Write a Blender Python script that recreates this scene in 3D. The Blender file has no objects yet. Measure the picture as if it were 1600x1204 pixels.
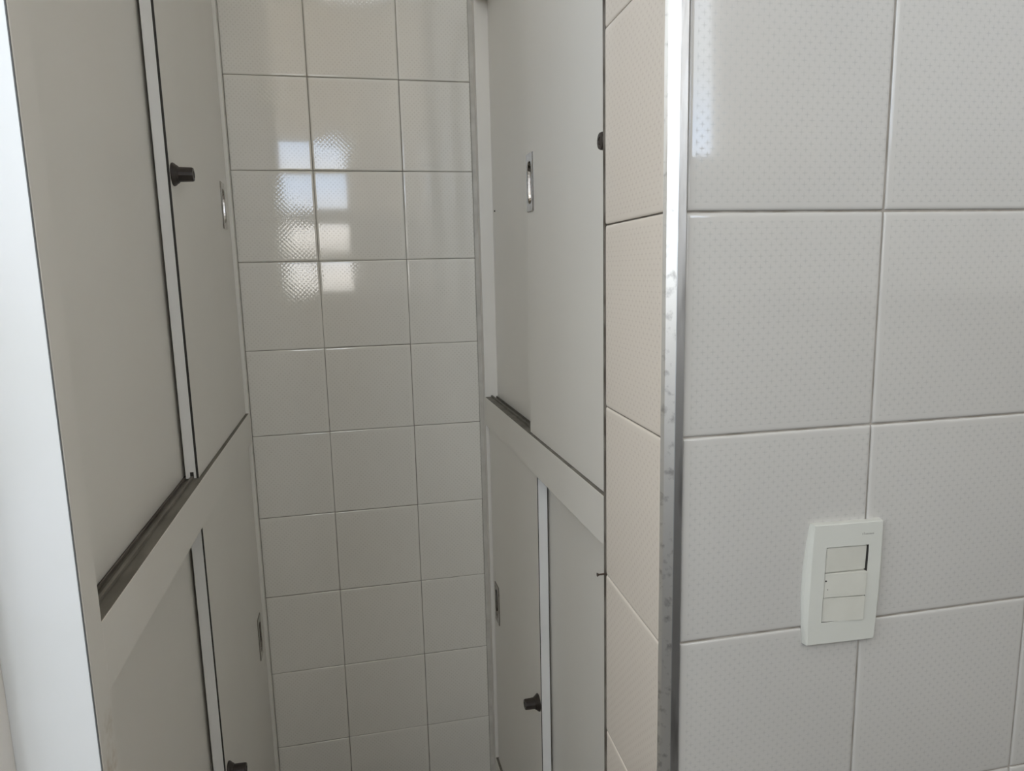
import bpy, bmesh, math, random
from mathutils import Vector, Matrix

random.seed(7)
C = bpy.context.scene.collection
S = bpy.context.scene
H = 2.02                      # floor lies 2.02 m under the survey datum (z = 0 on a grout line of the back wall)

# ------------------------------------------------------------------ camera
cam_d = bpy.data.cameras.new('camera')
cam = bpy.data.objects.new('camera', cam_d)
C.objects.link(cam)
yaw, pitch, roll, fpx = 0.2113, -0.159, -0.0231, 1110.8
cy, sy, cp, sp = math.cos(yaw), math.sin(yaw), math.cos(pitch), math.sin(pitch)
fwd = Vector((sy*cp, cy*cp, sp)); rgt = Vector((cy, -sy, 0)); up = rgt.cross(fwd)
cr, sr = math.cos(roll), math.sin(roll)
r2 = cr*rgt + sr*up; u2 = -sr*rgt + cr*up
M = Matrix((( r2.x, u2.x, -fwd.x), (r2.y, u2.y, -fwd.y), (r2.z, u2.z, -fwd.z))).to_4x4()
M.translation = Vector((0.2547, -1.7102, -0.6333 + H))
cam.matrix_world = M
cam_d.sensor_fit = 'HORIZONTAL'; cam_d.sensor_width = 36.0
cam_d.lens = fpx/1600*36.0
cam_d.clip_start = 0.01; cam_d.clip_end = 100
S.camera = cam

# ------------------------------------------------------------------ world: daylight sky
W = bpy.data.worlds.new('sky'); S.world = W; W.use_nodes = True
nt = W.node_tree; nt.nodes.clear()
tc = nt.nodes.new('ShaderNodeTexCoord'); sx = nt.nodes.new('ShaderNodeSeparateXYZ')
rp = nt.nodes.new('ShaderNodeValToRGB'); bg = nt.nodes.new('ShaderNodeBackground'); ow = nt.nodes.new('ShaderNodeOutputWorld')
mr = nt.nodes.new('ShaderNodeMapRange'); mr.inputs['From Min'].default_value = -0.3; mr.inputs['From Max'].default_value = 0.7
nt.links.new(tc.outputs['Generated'], sx.inputs[0]); nt.links.new(sx.outputs['Z'], mr.inputs['Value'])
nt.links.new(mr.outputs[0], rp.inputs[0]); nt.links.new(rp.outputs[0], bg.inputs[0]); nt.links.new(bg.outputs[0], ow.inputs[0])
e = rp.color_ramp.elements
e[0].position = 0.0; e[0].color = (.16, .15, .13, 1)
e[1].position = 1.0; e[1].color = (.90, .95, 1.0, 1)
for pos, col in ((.285, (.20, .19, .165, 1)), (.30, (.88, .85, .80, 1)), (.335, (1.25, 1.20, 1.13, 1)), (.39, (1.10, 1.18, 1.30, 1)), (.45, (.86, 1.08, 1.42, 1)), (.55, (.88, .94, 1.0, 1))):
    n = e.new(pos); n.color = col
bg.inputs['Strength'].default_value = 7.2

# ------------------------------------------------------------------ exposure
S.view_settings.view_transform = 'Standard'; S.view_settings.look = 'None'
S.view_settings.exposure = -0.09; S.view_settings.gamma = 1.0
try: S.view_settings.use_curve_mapping = False
except Exception: pass

# windows of the room and one added high opening (behind the camera): (axis, plane, a0, a1, z0, z1) in survey height
WIN_L = (-1.20, -3.10, -1.40, -0.15, 1.30)          # left wall: x, y0, y1, z0, z1
WIN_C = (-3.20, -1.12, -0.42, -0.25, 1.52)          # same wall, left of it
WIN_FILL = (-3.20, -0.40, 1.06, 1.22, 1.56)            # added opening over it, put in to brighten the recess
WIN_D = (-3.20, 1.20, 1.53, -0.29, 1.05)            # same wall, right of it
WIN_B = (-3.20, -0.175, 0.205, -0.70, 0.19)         # wall behind: y, x0, x1, z0, z1

def portal(name, loc, rot, sx_, sy_):
    l = bpy.data.lights.new(name, 'AREA'); l.shape = 'RECTANGLE'; l.size = sx_; l.size_y = sy_; l.energy = 1
    l.cycles.is_portal = True
    o = bpy.data.objects.new(name, l); C.objects.link(o); o.location = loc; o.rotation_euler = rot
    return o
x, y0, y1, z0, z1 = WIN_L
portal('daylight_portal', (x-.02, (y0+y1)/2, (z0+z1)/2+H), (0, -math.pi/2, 0), z1-z0, y1-y0)
for y, x0, x1, z0, z1 in (WIN_B, WIN_C, WIN_D, WIN_FILL):
  portal('daylight_portal', ((x0+x1)/2, y-.02, (z0+z1)/2+H), (math.pi/2, 0, 0), x1-x0, z1-z0)

# low warm sun through the left window: it lands on the wall behind the camera and bounces into the recess
sun_d = bpy.data.lights.new('sun', 'SUN'); sun_d.energy = 7; sun_d.color = (1.0, .90, .76); sun_d.angle = .09
sun = bpy.data.objects.new('sun', sun_d); C.objects.link(sun); sun.location = (-4, 0, 3)
sun.rotation_euler = Vector((1, -.55, -.08)).to_track_quat('-Z', 'Y').to_euler()

# ------------------------------------------------------------------ materials
def newmat(name):
    m = bpy.data.materials.new(name); m.use_nodes = True
    return m, m.node_tree, m.node_tree.nodes['Principled BSDF']

def mth(nt, op, a, b=None, c=None, clamp=False):
    n = nt.nodes.new('ShaderNodeMath'); n.operation = op; n.use_clamp = clamp
    for i, v in enumerate((a, b, c)):
        if v is None: continue
        if isinstance(v, (int, float)): n.inputs[i].default_value = v
        else: nt.links.new(v, n.inputs[i])
    return n.outputs[0]

def mixc(nt, fac, a, b):
    n = nt.nodes.new('ShaderNodeMix'); n.data_type = 'RGBA'
    if isinstance(fac, (int, float)): n.inputs[0].default_value = fac
    else: nt.links.new(fac, n.inputs[0])
    for i, v in ((6, a), (7, b)):
        if isinstance(v, tuple): n.inputs[i].default_value = (*v, 1) if len(v) == 3 else v
        else: nt.links.new(v, n.inputs[i])
    return n.outputs[2]

def noise(nt, scale, detail=3, vec=None, lo=.4, hi=.6, stretch=None):
    t = nt.nodes.new('ShaderNodeTexCoord'); n = nt.nodes.new('ShaderNodeTexNoise')
    n.inputs['Scale'].default_value = scale; n.inputs['Detail'].default_value = detail
    src = t.outputs['Object']
    if stretch:
        mp = nt.nodes.new('ShaderNodeMapping'); mp.inputs['Scale'].default_value = stretch
        nt.links.new(src, mp.inputs[0]); src = mp.outputs[0]
    nt.links.new(src, n.inputs['Vector'])
    r = nt.nodes.new('ShaderNodeMapRange'); r.inputs['From Min'].default_value = lo; r.inputs['From Max'].default_value = hi
    nt.links.new(n.outputs[0], r.inputs['Value'])
    return r.outputs[0]

def plain(name, col, rough=.5, metal=0, col2=None, scale=8, lo=.35, hi=.65, stretch=None, bump=0, bscale=400, spec=.5):
    m, nt, b = newmat(name)
    c2 = col2 or tuple(v*.93 for v in col)
    nt.links.new(mixc(nt, noise(nt, scale, 4, lo=lo, hi=hi, stretch=stretch), col, c2), b.inputs['Base Color'])
    b.inputs['Roughness'].default_value = rough; b.inputs['Metallic'].default_value = metal
    b.inputs['Specular IOR Level'].default_value = spec
    if bump:
        bn = nt.nodes.new('ShaderNodeBump'); bn.inputs['Distance'].default_value = bump
        nt.links.new(noise(nt, bscale, 2, lo=0, hi=1, stretch=stretch), bn.inputs['Height']); nt.links.new(bn.outputs[0], b.inputs['Normal'])
    return m

def tilemat(name, base, cross, wave=1.2e-5, fac=.75, spec=.5):
    """Glazed tile printed with a centred lattice of little crosses; UVs are metres inside each tile."""
    m, nt, b = newmat(name)
    uv = nt.nodes.new('ShaderNodeUVMap'); uv.uv_map = 'tile'
    sp_ = nt.nodes.new('ShaderNodeSeparateXYZ'); nt.links.new(uv.outputs[0], sp_.inputs[0])
    U, V = sp_.outputs[0], sp_.outputs[1]
    a = .0098
    pu, pv = mth(nt, 'DIVIDE', U, a), mth(nt, 'DIVIDE', V, a)
    def cell(off):
        fu = mth(nt, 'ABSOLUTE', mth(nt, 'SUBTRACT', mth(nt, 'FRACT', mth(nt, 'ADD', pu, off)), .5))
        fv = mth(nt, 'ABSOLUTE', mth(nt, 'SUBTRACT', mth(nt, 'FRACT', mth(nt, 'ADD', pv, off)), .5))
        def arm(x, y):
            return mth(nt, 'MULTIPLY', mth(nt, 'SUBTRACT', 1, mth(nt, 'DIVIDE', x, .34), clamp=True),
                       mth(nt, 'SUBTRACT', 1, mth(nt, 'DIVIDE', y, .085), clamp=True))
        return mth(nt, 'MAXIMUM', arm(fu, fv), arm(fv, fu))
    cr_ = mth(nt, 'MAXIMUM', cell(0.25), cell(.75))
    def inside(x, m_=.0065, t=.1965):
        return mth(nt, 'MULTIPLY', mth(nt, 'GREATER_THAN', x, m_), mth(nt, 'LESS_THAN', x, t-m_))
    ins = mth(nt, 'MULTIPLY', inside(U), inside(V))
    wear = mth(nt, 'ADD', .6, mth(nt, 'MULTIPLY', noise(nt, 60, 2, lo=.35, hi=.65), .4))
    cr_ = mth(nt, 'MULTIPLY', mth(nt, 'MULTIPLY', cr_, ins), wear, clamp=True)
    ground = mixc(nt, noise(nt, 3.5, 3, lo=.35, hi=.65), base, tuple(v*.965 for v in base))
    nt.links.new(mixc(nt, mth(nt, 'MULTIPLY', cr_, fac), ground, cross), b.inputs['Base Color'])
    nt.links.new(mth(nt, 'ADD', .05, mth(nt, 'MULTIPLY', cr_, .25)), b.inputs['Roughness'])
    two = 2*math.pi
    h = mth(nt, 'MULTIPLY', mth(nt, 'COSINE', mth(nt, 'MULTIPLY', pu, two)), mth(nt, 'COSINE', mth(nt, 'MULTIPLY', pv, two)))
    h = mth(nt, 'MULTIPLY', h, mth(nt, 'MAXIMUM', noise(nt, 6, 1, lo=.44, hi=.60), .05, clamp=True))
    bn = nt.nodes.new('ShaderNodeBump'); bn.inputs['Distance'].default_value = wave
    nt.links.new(h, bn.inputs['Height']); nt.links.new(bn.outputs[0], b.inputs['Normal'])
    b.inputs['Specular IOR Level'].default_value = spec
    return m

LAM   = plain('laminate', (.82, .795, .735), .42, col2=(.80, .77, .71), scale=2.5, bump=2e-5, bscale=500)
LAMI  = plain('laminate_inner_door', (.64, .62, .575), .45, col2=(.61, .59, .54), scale=2.5)
def stained():
    m = plain('stained_frame_laminate', (.82, .795, .735), .42, col2=(.80, .77, .71), scale=2.5)
    nt = m.node_tree; b = nt.nodes['Principled BSDF']; old = b.inputs['Base Color'].links[0].from_socket
    t = nt.nodes.new('ShaderNodeTexCoord'); out = old
    for (cx, cy_, cz, rad, col) in ((0, 1.059, -1.075+2.02, .028, (.52, .42, .30)), (0, 1.066, -1.125+2.02, .012, (.42, .33, .24)), (0, 1.052, -1.035+2.02, .02, (.60, .54, .43))):
        v = nt.nodes.new('ShaderNodeVectorMath'); v.operation = 'DISTANCE'; nt.links.new(t.outputs['Object'], v.inputs[0]); v.inputs[1].default_value = (cx, cy_, cz)
        f_ = mth(nt, 'SUBTRACT', 1, mth(nt, 'DIVIDE', v.outputs['Value'], rad), clamp=True)
        out = mixc(nt, mth(nt, 'MULTIPLY', mth(nt, 'MULTIPLY', f_, noise(nt, 120, 3, lo=.35, hi=.65)), .8, clamp=True), out, col)
    nt.links.new(out, b.inputs['Base Color'])
    return m
FRAME = stained()
EDGE  = plain('edge_band', (.80, .80, .785), .4, col2=(.76, .76, .74), scale=10)
PANEL = plain('side_panel_laminate', (.80, .82, .83), .4, col2=(.77, .79, .79), scale=7)
SEAM  = plain('dark_seam', (.035, .032, .028), .8)
TRACK = plain('dirty_track', (.20, .185, .155), .55, col2=(.12, .108, .088), scale=40, stretch=(1, .25, 1))
INNER = plain('cabinet_inside', (.05, .047, .042), .9)
TILE_B = tilemat('glazed_tile_back_lightened', (.82, .795, .73), (.56, .53, .46), wave=3e-5, spec=.68)  # same tile, base lightened in place of light lacking in the recess
TILE_S = tilemat('glazed_tile_side_warmed', (.74, .67, .585), (.52, .44, .38))  # same tile, base warmed to carry the warm light on the return
TILE_F = tilemat('glazed_tile_front_dimmed', (.49, .478, .452), (.35, .343, .33), wave=.6e-5)  # same tile, base darkened to stand for weaker light on this wall
GROUT = plain('grout', (.36, .335, .30), .9, col2=(.25, .225, .19), scale=30, lo=.4, hi=.6)
GROUTD = plain('grout_dirty', (.20, .185, .16), .9, col2=(.12, .10, .08), scale=60)
ALU   = plain('aluminium', (.88, .87, .84), .42, metal=1, col2=(.55, .54, .52), scale=120, lo=.55, hi=.72, bump=3e-5, bscale=300)
ALUD  = plain('aluminium_front_dimmed', (.66, .67, .68), .38, metal=1, col2=(.40, .40, .41), scale=60, lo=.5, hi=.7, stretch=(1, 1, .15))  # same metal with a darker base, so the chamfer reads as lit
CHROME = plain('chrome', (.34, .32, .295), .14, metal=1, col2=(.17, .155, .135), scale=90, lo=.5, hi=.75)
BLACK = plain('dark_plastic', (.022, .016, .013), .38, col2=(.035, .027, .022), scale=80)
RUST  = plain('rusty_iron', (.018, .014, .010), .6, col2=(.06, .03, .018), scale=300)
PLAST = plain('switch_plastic', (.56, .565, .52), .33, col2=(.545, .55, .505), scale=20)
PLAST2 = plain('rocker_plastic', (.55, .545, .49), .33, col2=(.52, .515, .46), scale=40)
MARK  = plain('brand_mark', (.36, .36, .33), .5)
WALLP = plain('wall_paint', (.84, .81, .765), .7)
def darkened_wall():  # unseen walls, lower part made dark to cut bounce light low down
    m, nt, b = newmat('wall_darkened_low')
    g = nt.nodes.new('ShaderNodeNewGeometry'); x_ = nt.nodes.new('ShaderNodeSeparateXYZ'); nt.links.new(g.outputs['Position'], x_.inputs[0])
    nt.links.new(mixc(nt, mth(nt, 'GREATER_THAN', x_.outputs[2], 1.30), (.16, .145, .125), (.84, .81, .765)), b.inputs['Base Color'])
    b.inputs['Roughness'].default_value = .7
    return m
WALLD = darkened_wall()
CEIL  = plain('ceiling_paint', (.86, .84, .80), .8)
FLOOR = plain('floor_tile', (.14, .13, .115), .35, col2=(.11, .10, .088), scale=5)
WFRAME = plain('window_paint', (.60, .60, .58), .4)

# ------------------------------------------------------------------ helpers
def link(name, bm, mats, parent=None, smooth=False, recalc=True):
    if recalc: bmesh.ops.recalc_face_normals(bm, faces=bm.faces)
    me = bpy.data.meshes.new(name); bm.to_mesh(me); bm.free()
    for m in (mats if isinstance(mats, (list, tuple)) else [mats]): me.materials.append(m)
    if smooth:
        for p in me.polygons: p.use_smooth = True
    o = bpy.data.objects.new(name, me); C.objects.link(o)
    if parent: o.parent = parent
    return o

def box(bm, lo, hi, bev=0, mat=0, f=None):
    """axis box lo..hi through the mapping f, slightly bevelled"""
    t = bmesh.new()
    bmesh.ops.create_cube(t, size=1)
    for v in t.verts:
        v.co = Vector([lo[i] + (v.co[i]+.5)*(hi[i]-lo[i]) for i in range(3)])
    if bev: bmesh.ops.bevel(t, geom=list(t.edges), offset=bev, segments=2, affect='EDGES', profile=.6)
    if f:
        for v in t.verts: v.co = Vector(f(*v.co))
    bmesh.ops.recalc_face_normals(t, faces=t.faces)
    for fc in t.faces: fc.material_index = mat
    me = bpy.data.meshes.new('tmp'); t.to_mesh(me); t.free()
    bm.from_mesh(me); bpy.data.meshes.remove(me)

def structure(o): o['kind'] = 'structure'; return o
def thing(o, label, cat, group=None):
    o['label'] = label; o['category'] = cat
    if group: o['group'] = group
    return o
def empty(name, loc, rot=0):
    o = bpy.data.objects.new(name, None); C.objects.link(o); o.location = loc; o.rotation_euler = (0, 0, rot)
    o.empty_display_size = .05
    return o

def tile_wall(name, cols, rows, frame, mat, grout, g=.0014, thick=.004, kind=True, tilt=.0016, backdepth=.03):
    """cols / rows: lists of joint positions in metres. frame(u, v, n) -> world; n is out of the wall.
       Every tile is a slab with a rounded, pillowed rim, all in one wall mesh."""
    bm = bmesh.new(); uvl = bm.loops.layers.uv.new('tile')
    prof = [(0, -.0012), (.0004, -.0007), (.0012, -.00028), (.0024, -.00008), (.0042, 0)]
    for ci in range(len(cols)-1):
        for ri in range(len(rows)-1):
            j = lambda: random.uniform(-.0003, .0003)
            u0, u1 = cols[ci]+g/2+j(), cols[ci+1]-g/2+j(); v0, v1 = rows[ri]+g/2+j(), rows[ri+1]-g/2+j()
            tu, tv, tz = random.gauss(0, tilt*.6), random.gauss(0, tilt*.6), random.uniform(-.0002, .0002)
            us = [u0+p for p, _ in prof] + [u1-p for p, _ in reversed(prof)]
            vs = [v0+p for p, _ in prof] + [v1-p for p, _ in reversed(prof)]
            hu = [h for _, h in prof] + [h for _, h in reversed(prof)]
            uc, vc = (u0+u1)/2, (v0+v1)/2
            # cut tiles keep the lattice of a full tile on the uncut side
            fu0 = u0 if (cols[ci+1]-cols[ci] > .19 or ci > 0) else u1-.1965
            grid = []
            for a_, ua in enumerate(us):
                rowv = []
                for b_, vb in enumerate(vs):
                    h = min(hu[a_], hu[b_]) if not (hu[a_] and hu[b_]) else hu[a_]+hu[b_]
                    h += tz + (ua-uc)*tu + (vb-vc)*tv
                    rowv.append((bm.verts.new(frame(ua, vb, h)), (ua-fu0, vb-v0)))
                grid.append(rowv)
            for a_ in range(len(us)-1):
                for b_ in range(len(vs)-1):
                    q = [grid[a_][b_], grid[a_+1][b_], grid[a_+1][b_+1], grid[a_][b_+1]]
                    fc = bm.faces.new([x[0] for x in q]); fc.smooth = True; fc.material_index = 0
                    for lp, x in zip(fc.loops, q): lp[uvl].uv = x[1]
            # sides down to the grout
            ring = [grid[i][0] for i in range(len(us))] + [grid[-1][i] for i in range(1, len(vs))] + \
                   [grid[i][-1] for i in range(len(us)-2, -1, -1)] + [grid[0][i] for i in range(len(vs)-2, 0, -1)]
            low = []
            pos = [(us[i], vs[0]) for i in range(len(us))] + [(us[-1], vs[i]) for i in range(1, len(vs))] + \
                  [(us[i], vs[-1]) for i in range(len(us)-2, -1, -1)] + [(us[0], vs[i]) for i in range(len(vs)-2, 0, -1)]
            for (ua, vb) in pos: low.append(bm.verts.new(frame(ua, vb, -thick)))
            for i in range(len(ring)):
                k = (i+1) % len(ring)
                fc = bm.faces.new([ring[i][0], low[i], low[k], ring[k][0]]); fc.material_index = 0
    # grout bed
    U0, U1, V0, V1 = cols[0]-g, cols[-1]+g, rows[0], rows[-1]
    gd = -.0019
    vs_ = [bm.verts.new(frame(*p)) for p in ((U0, V0, gd), (U1, V0, gd), (U1, V1, gd), (U0, V1, gd),
                                             (U0, V0, -backdepth), (U1, V0, -backdepth), (U1, V1, -backdepth), (U0, V1, -backdepth))]
    for q in ((0, 1, 2, 3), (0, 4, 5, 1), (1, 5, 6, 2), (2, 6, 7, 3), (3, 7, 4, 0), (7, 6, 5, 4)):
        fc = bm.faces.new([vs_[i] for i in q]); fc.material_index = 1
    bm.normal_update()
    # orient: first tile face must look along +n
    n = (Vector(frame(0, 0, 1)) - Vector(frame(0, 0, 0))).normalized()
    f0 = [f for f in bm.faces if f.material_index == 0][40]
    if f0.normal.dot(n) < 0: bmesh.ops.reverse_faces(bm, faces=bm.faces)
    return link(name, bm, [mat, grout], recalc=False)

ZF, ZC = -H, 1.60                       # floor and ceiling in survey height
BW = .5477                             # width of the recess at the back

# ------------------------------------------------------------------ the setting
rows_b = [-.2*i for i in range(10, -8, -1)]; rows_b = [ZF] + [r for r in rows_b if r > ZF+.01] + [ZC]
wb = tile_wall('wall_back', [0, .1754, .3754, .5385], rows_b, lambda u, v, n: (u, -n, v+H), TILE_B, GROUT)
structure(wb)
bm = bmesh.new(); box(bm, (.5385, -.0005, 0), (.57, .02, ZC+H)); box(bm, (-.03, -.0005, 0), (-.001, .02, ZC+H))
structure(link('trim_1', bm, plain('joint_filler', (.62, .60, .545), .7, col2=(.52, .50, .45), scale=30)))

# pillar return (faces the recess) and the front tiled wall
y1, y0 = -.9664, -1.1286
xs1, xs0 = .5206, .5161
z0r, Tf = -.5866, .1986
rows_f = sorted([z0r - Tf*i for i in range(-12, 8)]); rows_f = [ZF] + [r for r in rows_f if ZF+.01 < r < ZC-.01] + [ZC]
L = math.hypot(xs1-xs0, y1-y0); dx, dy = (xs0-xs1)/L, (y0-y1)/L
def fr_side(u, v, n):      # u from the inner edge towards the room, outward normal -x
    return (xs1 + dx*u + dy*n, y1 + dy*u - dx*n, v+H)
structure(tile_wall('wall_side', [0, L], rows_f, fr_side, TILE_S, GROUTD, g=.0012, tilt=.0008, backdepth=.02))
th = -.0108
xt, yt = .5336, -1.1326
def fr_front(u, v, n):
    return (xt + math.cos(th)*u + math.sin(th)*n, yt + math.sin(th)*u - math.cos(th)*n, v+H)
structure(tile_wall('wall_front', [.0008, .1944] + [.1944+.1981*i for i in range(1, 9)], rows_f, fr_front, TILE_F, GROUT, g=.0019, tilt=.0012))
# body of the pillar behind the tiles
bm = bmesh.new()
for z in (0, ZC+H):
    pass
poly = [(xs1+.021, y1), (xs0+.021, y0+.0), (xt+.002, yt+.031), (2.15, yt-.0108*1.6+.031), (2.15, y1)]
lo_ = [bm.verts.new((a, b, 0)) for a, b in poly]; hi_ = [bm.verts.new((a, b, ZC+H)) for a, b in poly]
bm.faces.new(lo_); bm.faces.new(hi_)
for i in range(len(poly)):
    k = (i+1) % len(poly); bm.faces.new([lo_[i], lo_[k], hi_[k], hi_[i]])
structure(link('wall_core', bm, WALLP))

bm = bmesh.new(); box(bm, (xs1+.0002, y1-.0004, 0), (xs1+.03, y1+.0062, ZC+H))
structure(link('trim_4', bm, plain('dirty_joint', (.17, .15, .125), .9, col2=(.075, .06, .045), scale=25, lo=.42, hi=.58)))

# aluminium corner trim, three faces: side lip, worn chamfer, front lip
bm = bmesh.new()
prof = [(.5163, -1.1272, 2), (.5150, -1.1283, 0), (.5170, -1.1318, 0), (.5246, -1.1368, 1), (.5252, -1.1371, 1), (.5326, -1.1366, 1), (.5332, -1.1360, 1), (.5332, -1.1300, 1), (.5240, -1.1270, 1)]
nz = 60
cols_ = []
for i in range(nz+1):
    z = (ZC+H)*i/nz
    cols_.append([bm.verts.new((a + random.uniform(-1, 1)*.00012, b + random.uniform(-1, 1)*.00012, z)) for a, b, _ in prof])
for i in range(nz):
    for k in range(len(prof)):
        k2 = (k+1) % len(prof)
        f = bm.faces.new([cols_[i][k], cols_[i][k2], cols_[i+1][k2], cols_[i+1][k]])
        f.material_index = {0: 1, 1: 0, 2: 0}.get(k, 2)
bm.faces.new(cols_[0]); bm.faces.new(cols_[-1])
structure(link('trim_2', bm, [ALU, GROUTD, ALUD]))

# floor, ceiling, rest of the room
bm = bmesh.new(); box(bm, (-1.3, -3.35, -.06), (2.2, .05, 0)); structure(link('floor', bm, FLOOR))
bm = bmesh.new(); box(bm, (-1.3, -3.35, ZC+H), (2.2, .05, ZC+H+.06)); structure(link('ceiling', bm, CEIL))
def holed(name, horiz, a0, a1, plane, th_, hole):
    h0, h1, hz0, hz1 = hole; bm = bmesh.new()
    def bb(u0, u1, v0, v1):
        if horiz == 'x': box(bm, (u0, min(plane, plane+th_), v0), (u1, max(plane, plane+th_), v1))
        else: box(bm, (min(plane, plane+th_), u0, v0), (max(plane, plane+th_), u1, v1))
    bb(a0, h0, 0, ZC+H); bb(h1, a1, 0, ZC+H); bb(h0, h1, 0, hz0+H); bb(h0, h1, hz1+H, ZC+H)
    return structure(link(name, bm, WALLD))
x, ya, yb, z0, z1 = WIN_L
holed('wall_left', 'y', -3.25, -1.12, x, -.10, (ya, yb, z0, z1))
yy, xa, xb, z0b, z1b = WIN_B
bm = bmesh.new()
holes = [w[1:] for w in (WIN_B, WIN_C, WIN_D, WIN_FILL)]
xs_ = sorted({-1.30, 2.15, *[h[0] for h in holes], *[h[1] for h in holes]})
for u0, u1 in zip(xs_, xs_[1:]):
    um = (u0+u1)/2; zc_ = -H
    for h in sorted([h for h in holes if h[0] < um < h[1]], key=lambda h: h[2]):
        box(bm, (u0, yy-.10, zc_+H), (u1, yy, h[2]+H)); zc_ = h[3]
    box(bm, (u0, yy-.10, zc_+H), (u1, yy, ZC+H))
structure(link('wall_rear', bm, WALLD))
for nm, (yc, xc, xd, z0c, z1c) in (('window_3', WIN_C), ('window_4', WIN_D), ('fill_window', WIN_FILL)):  # the last one frames the added opening
    bm = bmesh.new()
    for (a, b) in ((xc, xc+.012), (xd-.012, xd)): box(bm, (a, yy-.07, z0c+H), (b, yy-.03, z1c+H))
    for (a, b) in ((z0c, z0c+.02), (z1c-.02, z1c)): box(bm, (xc, yy-.08, a+H), (xd, yy-.02, b+H))
    structure(link(nm, bm, WFRAME))
bm = bmesh.new(); box(bm, (2.05, -3.25, 0), (2.15, y1, ZC+H)); structure(link('wall_right', bm, WALLD))
bm = bmesh.new(); box(bm, (-1.30, -1.12, 0), (-.12, -1.03, ZC+H)); structure(link('wall_near', bm, WALLD))
bm = bmesh.new(); box(bm, (-.12, -1.105, 0), (-.0535, -1.0755, ZC+H), bev=.004); structure(link('trim_3', bm, WALLP))
# window frames
bm = bmesh.new()
for (a, b) in ((ya, ya+.04), (yb-.04, yb), ((ya+yb)/2-.02, (ya+yb)/2+.02)): box(bm, (x-.07, a, z0+H), (x-.03, b, z1+H))
for (a, b) in ((z0, z0+.04), (z1-.04, z1)): box(bm, (x-.07, ya, a+H), (x-.03, yb, b+H))
structure(link('window_1', bm, WFRAME))
bm = bmesh.new()
for (a, b) in ((xa, xa+.02), (xb-.02, xb)): box(bm, (a, yy-.07, z0b+H), (b, yy-.03, z1b+H))
for (a, b) in ((z0b, z0b+.02), (-.33, -.18), (z1b-.02, z1b)): box(bm, (xa, yy-.08, a+H), (xb, yy-.02, b+H))
structure(link('window_2', bm, WFRAME))

# ------------------------------------------------------------------ built-in cupboards
def make_lock(parent, f, s, d, z):
    """push lock: flared collar and ribbed barrel, axis out of the door"""
    bm = bmesh.new(); N = 28
    prof = [(0, .0168), (-.0015, .0172), (-.0035, .0160), (-.006, .0138), (-.0085, .0122), (-.0095, .0108), (-.0270, .0103), (-.0290, .0094), (-.0292, .0052), (-.0282, .0048)]
    rings = []
    for dd, r in prof:
        rings.append([bm.verts.new(f(s + r*(1 + (.035 if (i % 2 and dd < -.009) else 0))*math.cos(2*math.pi*i/N), d+dd, z + r*math.sin(2*math.pi*i/N))) for i in range(N)])
    for a, b in zip(rings, rings[1:]):
        for i in range(N): bm.faces.new([a[i], a[(i+1) % N], b[(i+1) % N], b[i]])
    bm.faces.new(rings[0]); bm.faces.new(rings[-1])
    o = link('lock', bm, BLACK, parent); o['label'] = 'dark brown push lock'
    return o

def make_pull(parent, f, s0, s1, d, z0, z1):
    """flush pull: thin rectangular plate round a hollow dish"""
    bm = bmesh.new()
    sc, zc, ws, hz = (s0+s1)/2, (z0+z1)/2, (s1-s0)/2, (z1-z0)/2
    N = 40
    def rr(i, w, h, r):              # rounded rectangle outline
        a = 2*math.pi*i/N; c, s = math.cos(a), math.sin(a)
        n = 5 if r == 'sq' else 3.2
        k = (abs(c)**n + abs(s)**n)**(-1/n)
        return w*k*c, h*k*s
    spec = [(ws, hz, 0, 'sq'), (ws, hz, -.0016, 'sq'), (ws*.96, hz*.985, -.0022, 'sq'), (ws*.66, hz*.74, -.0022, 'o'), (ws*.62, hz*.72, -.0012, 'o'),
            (ws*.56, hz*.68, .0030, 'o'), (ws*.42, hz*.58, .0060, 'o'), (ws*.22, hz*.35, .0075, 'o')]
    rings = []
    for w, h, dd, r in spec:
        if r == 'sq':
            ring = []
            for i in range(N):
                a = 2*math.pi*(i+.5)/N; c, s = math.cos(a), math.sin(a); k = min(w/abs(c) if abs(c) > 1e-6 else 9, h/abs(s) if abs(s) > 1e-6 else 9)
                ring.append(bm.verts.new(f(sc+k*c, d+dd, zc+k*s)))
        else:
            ring = [bm.verts.new(f(sc+rr(i+.5, w, h, r)[0], d+dd, zc+rr(i+.5, w, h, r)[1])) for i in range(N)]
        rings.append(ring)
    for a, b in zip(rings, rings[1:]):
        for i in range(N): bm.faces.new([a[i], a[(i+1) % N], b[(i+1) % N], b[i]])
    bm.faces.new(rings[-1])
    o = link('pull', bm, CHROME, parent); o['label'] = 'recessed chrome pull'
    for p in o.data.polygons: p.use_smooth = False
    return o

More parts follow.
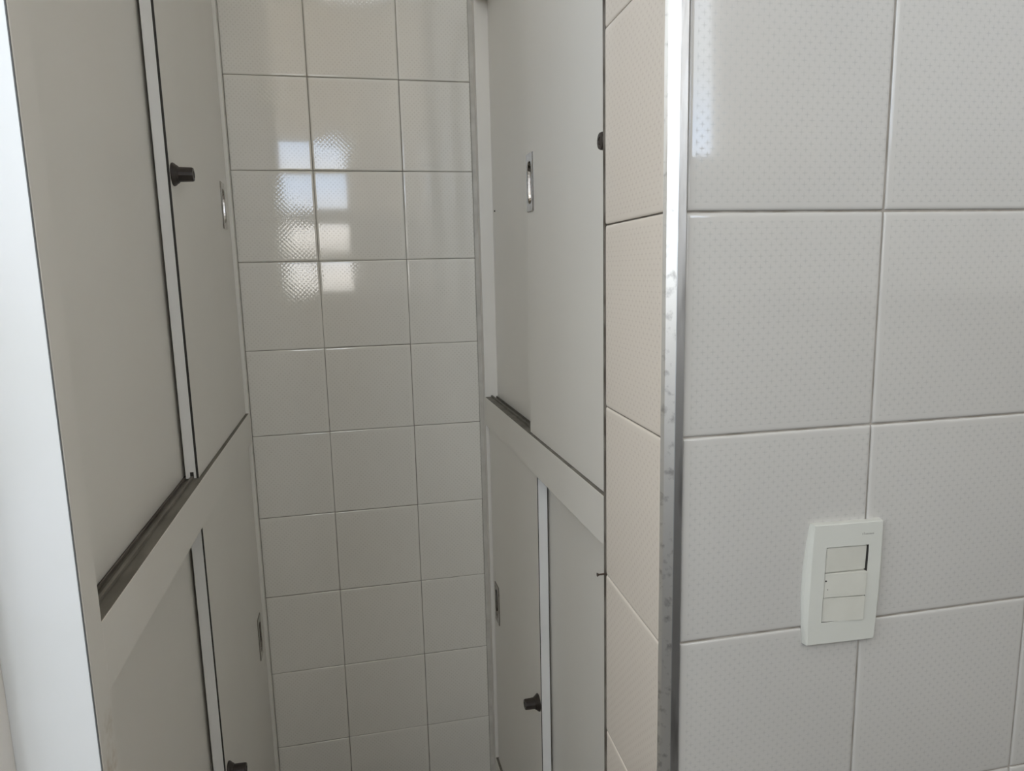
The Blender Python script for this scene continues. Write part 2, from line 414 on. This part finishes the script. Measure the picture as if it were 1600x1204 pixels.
def door(parent, f, name, s0, s1, d0, z0, z1, mat, lead, notch=True, cut=None, gap=.0014):
    """sliding panel; lead = +1 if the edge towards the room (larger s) shows its light banding"""
    d1 = d0+.0185
    bm = bmesh.new()
    if cut:      # keep a hollow in the slab where the flush pull sits
        a0, a1, b0, b1 = cut; m = .004
        a0 += m; a1 -= m; b0 += m; b1 -= m
        box(bm, (s0, d0, z0), (a0, d1, z1), f=f); box(bm, (a1, d0, z0), (s1-.0012, d1, z1), f=f)
        box(bm, (a0, d0, z0), (a1, d1, b0), f=f); box(bm, (a0, d0, b1), (a1, d1, z1), f=f)
        box(bm, (a0, d0+.012, b0), (a1, d1, b1), f=f)
    else:
        box(bm, (s0, d0, z0), (s1-.0012, d1, z1), f=f)
    o = link(name, bm, mat, parent)
    # edge band on the leading edge with the slot that rides the track
    bm = bmesh.new()
    gx = (d0+.0068, d0+.0122)
    box(bm, (s1-.0012, d0+gap, z0+.010), (s1, d1, z1), f=f)
    box(bm, (s1-.0012, d0+gap, z0), (s1, gx[0], z0+.010), f=f); box(bm, (s1-.0012, gx[1], z0), (s1, d1, z0+.010), f=f)
    eb = link('edge_band', bm, EDGE, o); eb['label'] = 'pale edge band'
    bm = bmesh.new(); box(bm, (s1-.0011, d0+.0001, z0), (s1-.0001, d0+gap, z1), f=f)
    box(bm, (s1-.004, gx[0], z0-.0), (s1-.0005, gx[1], z0+.0099), f=f)
    sm = link('seam', bm, SEAM, o); sm['label'] = 'dark seam beside the edge band'
    return o

def cupboard(side, root, f, s_far, s_near, s_end, zt, zb, ztop, zbot, depth, upper, lower):
    """upper / lower: ((s0,s1,depth) of the outer door, (s0,s1,depth) of the inner door)"""
    zc = ZC
    bm = bmesh.new()
    T_ = .019
    box(bm, (0.0008, 0, ZF), (s_far, T_*3, zc), bev=.0006, f=f)                    # far stile with its reveal
    box(bm, (s_near, 0, ZF), (s_end-.0012, T_*3, zc), bev=.0006, f=f)              # near stile
    fr = link('frame', bm, FRAME, root)
    bm = bmesh.new(); box(bm, (s_far, 0, zb), (s_near, T_, zt), bev=.0006, f=f)
    rl = link('middle_rail', bm, LAM, root)
    bm = bmesh.new(); box(bm, (s_far, 0, ztop), (s_near, T_*3, zc), bev=.0006, f=f); link('top_rail', bm, LAM, root)
    bm = bmesh.new(); box(bm, (s_far, 0, ZF), (s_near, T_, zbot), bev=.0006, f=f); link('bottom_rail', bm, LAM, root)
    # shell and shelf
    bm = bmesh.new()
    box(bm, (0.001, depth-.01, ZF), (s_end-.02, depth, zc), f=f)
    box(bm, (0.001, T_*3, ZF), (.004, depth-.01, zc), f=f)
    box(bm, (s_far, .0196, zb), (s_near, depth-.01, zt-.006), f=f)
    box(bm, (s_far, .0196, ZF+.02), (s_near, depth-.01, zbot-.006), f=f)
    link('carcass', bm, INNER, root)
    # tracks: dirty channel with two low ribs
    for nm, zz in (('upper_track', zt), ('lower_track', zbot)):
        bm = bmesh.new()
        box(bm, (s_far, .0196, zz-.006), (s_near, .056, zz-.0022), f=f)
        box(bm, (s_far, .0010, zz-.0001), (s_near, .0196, zz+.0004), f=f)
        for c in (.0165, .0405): box(bm, (s_far, c-.0020, zz-.0022), (s_near, c+.0020, zz+.0042), bev=.0006, f=f)
        box(bm, (s_far, .0275, zz-.0022), (s_near, .0290, zz+.0016), f=f)
        tr = link(nm, bm, TRACK, root); tr['label'] = 'grimy brown sliding track'
    return fr

aL, aC = .0114, .0198
tL = Vector((aL, -1)).normalized(); angL = math.atan2(tL.x*-1, tL.y)  # local +Y = along the front
rootL = empty('built_in_cupboard', (0, 0, 0), 0)
# local axes of the left cupboard: X = into the cupboard, Y = along its front towards the room
rootL.rotation_euler = (0, 0, math.atan2(-aL, -1))
fL = lambda s, d, z: Vector((d, s, z+H))
rootR = empty('built_in_cupboard', (BW, 0, 0), math.atan2(-1, aC))
fR = lambda s, d, z: Vector((s, d, z+H))
DEP = .42

thing(rootL, 'tall off-white sliding-door cupboard along the left, beside the bright white end panel', 'cupboard', 'built-in cupboards of the recess')
thing(rootR, 'off-white sliding-door cupboard on the right, between back wall and tiled pillar', 'cupboard', 'built-in cupboards of the recess')

zLt, zLb, zRt, zRb = -.9403, -1.0069, -.9345, -1.0035
ZT, ZB = -.030, -1.906
DO, DI = .0070, .0310
cupboard('left', rootL, fL, .022, 1.0380, 1.0750, zLt, zLb, ZT, ZB, DEP, None, None)
cupboard('right', rootR, fR, .027, .9200, .9560, zRt, zRb, ZT, ZB, DEP, None, None)
def sliding(root, f, s_far, s_near, outer, inner, z0, z1, near_outer=False):
    pass
# left, upper and lower: outer door at the far end, inner door near the room
pu = (.072, .115, -.532, -.437); pl = (.070, .113, -1.500, -1.401)
d = door(rootL, fL, 'sliding_door', .0235, .5580, DO, zLt+.0006, ZT-.001, LAM, 1, cut=pu, gap=.0034); d['label'] = 'upper outer sliding door'
make_pull(d, fL, *pu[:2], DO, *pu[2:]); make_lock(d, fL, .5385, DO, -.4800)
d = door(rootL, fL, 'sliding_door', .5300, 1.0370, DI, zLt+.0006, ZT-.001, LAM, 1); d['label'] = 'upper inner sliding door'
d = door(rootL, fL, 'sliding_door', .0235, .5660, DO, ZB+.0006, zLb-.001, LAM, 1, cut=pl, gap=.0024); d['label'] = 'lower outer sliding door'
make_pull(d, fL, *pl[:2], DO, *pl[2:]); make_lock(d, fL, .5465, DO, -1.4560)
d = door(rootL, fL, 'sliding_door', .5400, 1.0370, DI, ZB+.0006, zLb-.001, LAM, 1); d['label'] = 'lower inner sliding door'
# right: upper outer door is the near one, lower outer door the far one
pu = (.442, .483, -.530, -.431); pl = (.052, .098, -1.498, -1.398)
d = door(rootR, fR, 'sliding_door', .4300, .9190, DO, zRt+.0006, ZT-.001, LAM, 1, cut=pu); d['label'] = 'upper outer sliding door'
make_pull(d, fR, *pu[:2], DO, *pu[2:]); make_lock(d, fR, .8860, DO, -.4850)
d = door(rootR, fR, 'sliding_door', .0280, .4600, DI, zRt+.0006, ZT-.001, LAM, 1); d['label'] = 'upper inner sliding door'
bm = bmesh.new(); bmesh.ops.create_cone(bm, cap_ends=True, segments=10, radius1=.0022, radius2=.0016, depth=.002, matrix=Matrix.Translation(fR(.052, DI-.001, -.4945)) @ Matrix.Rotation(math.pi/2, 4, 'X'))
o = link('screw', bm, SEAM, d); o['label'] = 'tiny dark screw'
d = door(rootR, fR, 'sliding_door', .0330, .4720, DO, ZB+.0006, zRb-.001, LAM, 1, cut=pl); d['label'] = 'lower outer sliding door'
make_pull(d, fR, *pl[:2], DO, *pl[2:]); make_lock(d, fR, .4540, DO, -1.4780)
d = door(rootR, fR, 'sliding_door', .4550, .9190, DI, ZB+.0006, zRb-.001, LAM, 1); d['label'] = 'lower inner sliding door'

# end panel of the left cupboard, facing the daylight
bm = bmesh.new()
box(bm, (1.0752, .0012, ZF), (1.0770, DEP, ZC), f=fL)
o = link('side_panel', bm, PANEL, rootL); o['label'] = 'bright white end panel'
bm = bmesh.new(); box(bm, (1.0746, .0006, ZF), (1.0766, .0012, ZC), f=fL)
o = link('seam', bm, plain('grey_seam', (.20, .21, .22), .7), rootL); o['label'] = 'dark seam along the end panel'

# ------------------------------------------------------------------ light switch
sw = empty('light_switch', (0, 0, 0))
thing(sw, 'white wall plate with three stacked rocker switches on the tiled wall', 'light switch')
swc = Vector(fr_front(.1695, -.9397, 0)); sw.location = swc
sw.rotation_euler = (math.pi/2, math.radians(2.2), th)       # local x right, y up, z out of the wall
sw.rotation_mode = 'XYZ'
Rm = Matrix.Rotation(th, 4, 'Z') @ Matrix.Rotation(math.pi/2, 4, 'X') @ Matrix.Rotation(math.radians(-1.4), 4, 'Z')
sw.matrix_world = Matrix.Translation(swc) @ Rm @ Matrix.Diagonal((.985, .985, .74, 1))
def outline(wm, wt, h, n=14, r=.003):
    pts = []
    for i in range(n+1):                       # right side bottom to top, bowed
        t = i/n*2-1; pts.append((wt+(wm-wt)*(1-t*t), t*h))
    for i in range(n+1):
        t = 1-i/n*2; pts.append((-(wt+(wm-wt)*(1-t*t)), t*h))
    return pts
bm = bmesh.new()
levels = [(.0438, .0388, .0622, 0), (.0437, .0387, .0622, .0022), (.0424, .0383, .0621, .0052), (.0390, .0376, .0619, .0088), (.0382, .0371, .0614, .0093)]
rings = []
for wm, wt, h, z in levels: rings.append([bm.verts.new((a, b, z)) for a, b in outline(wm, wt, h)])
n_ = len(rings[0])
for a, b in zip(rings, rings[1:]):
    for i in range(n_): bm.faces.new([a[i], a[(i+1) % n_], b[(i+1) % n_], b[i]])
# front with a rectangular hole for the rockers
hw, h0, h1 = .0235, -.0400, .0385
hole = []
for a, b in [(v.co.x, v.co.y) for v in rings[-1]]:
    k = min(hw/max(abs(a), 1e-6), (h1 if b > 0 else -h0)/max(abs(b), 1e-6))
    hole.append(bm.verts.new((a*k, b*k, .0094)))
low = [bm.verts.new((v.co.x, v.co.y, .003)) for v in hole]
for i in range(n_):
    k = (i+1) % n_
    bm.faces.new([rings[-1][i], rings[-1][k], hole[k], hole[i]]); bm.faces.new([hole[i], hole[k], low[k], low[i]])
bm.faces.new(low).material_index = 1  # hole floor coloured dark for the shade in the rocker gaps
for fc in bm.faces:
    if fc.calc_center_median().z < .0075 and abs(fc.calc_center_median().x) < .0236 and abs(fc.calc_center_median().y) < .0402: fc.material_index = 1
pl_ = link('plate', bm, [PLAST, SEAM], sw)
for p in pl_.data.polygons: p.use_smooth = False
def rocker(yc, z_top, z_bot, z_l=0, z_r=0):
    bm = bmesh.new(); w, h = .0227, .0126
    t = bmesh.new(); bmesh.ops.create_cube(t, size=1)
    for v in t.verts:
        x_, y_ = v.co.x*2*w, v.co.y*2*h
        zz = -.0002 + (z_top if v.co.y > 0 else z_bot) + (z_r if v.co.x > 0 else z_l)
        v.co = Vector((x_, yc+y_, zz if v.co.z > 0 else .0032))
    bmesh.ops.bevel(t, geom=list(t.edges), offset=.0006, segments=2, affect='EDGES')
    me = bpy.data.meshes.new('t'); t.to_mesh(me); t.free(); bm.from_mesh(me); bpy.data.meshes.remove(me)
    return link('rocker', bm, PLAST2, sw)
o = rocker(.0250, .0090, .0086, .0006, -.0016); o['label'] = 'top rocker, pushed in flush'
o = rocker(-.0010, .0100, .0100, -.0010, .0020); o['label'] = 'middle rocker, standing out at the right'
o = rocker(-.0270, .0100, .0100, -.0022, .0020); o['label'] = 'bottom rocker, standing out at the right'
bm = bmesh.new()                               # faint raised maker's mark, worn unreadable
for i, (w_, h_) in enumerate(((.0008, .0022), (.0007, .0030), (.0013, .0016), (.0013, .0017), (.0013, .0016), (.0014, .0017), (.0012, .0016), (.0013, .0018))):
    xx = .0150 + i*.00165
    box(bm, (xx, .0490, .0093), (xx+w_, .0490+h_*.8, .00955))
o = link('raised_mark', bm, MARK, sw); o['label'] = 'faint raised mark'
bm = bmesh.new()
bmesh.ops.create_uvsphere(bm, u_segments=10, v_segments=6, radius=.0010, matrix=Matrix.Translation((-.0212, .0040, .0088)))
bmesh.ops.create_uvsphere(bm, u_segments=10, v_segments=6, radius=.0005, matrix=Matrix.Translation((-.0188, -.0050, .0090)))
o = link('dirt_speck', bm, SEAM, sw)

# ------------------------------------------------------------------ rusty nail in the edge of the pillar
nr = empty('nail', (xs1+.004, y1-.0018, -.9827+H))
thing(nr, 'small rusty nail sticking out of the tiled pillar edge beside the right cupboard', 'nail')
bm = bmesh.new()
Rx = Matrix.Rotation(-math.pi/2, 4, 'Y')
bmesh.ops.create_cone(bm, cap_ends=True, segments=14, radius1=.0012, radius2=.0010, depth=.0135, matrix=Matrix.Translation((-.0068, 0, 0)) @ Rx)
link('shank', bm, RUST, nr)
bm = bmesh.new()
bmesh.ops.create_cone(bm, cap_ends=True, segments=16, radius1=.0011, radius2=.0024, depth=.0022, matrix=Matrix.Translation((-.0138, 0, 0)) @ Rx)
link('head', bm, RUST, nr)
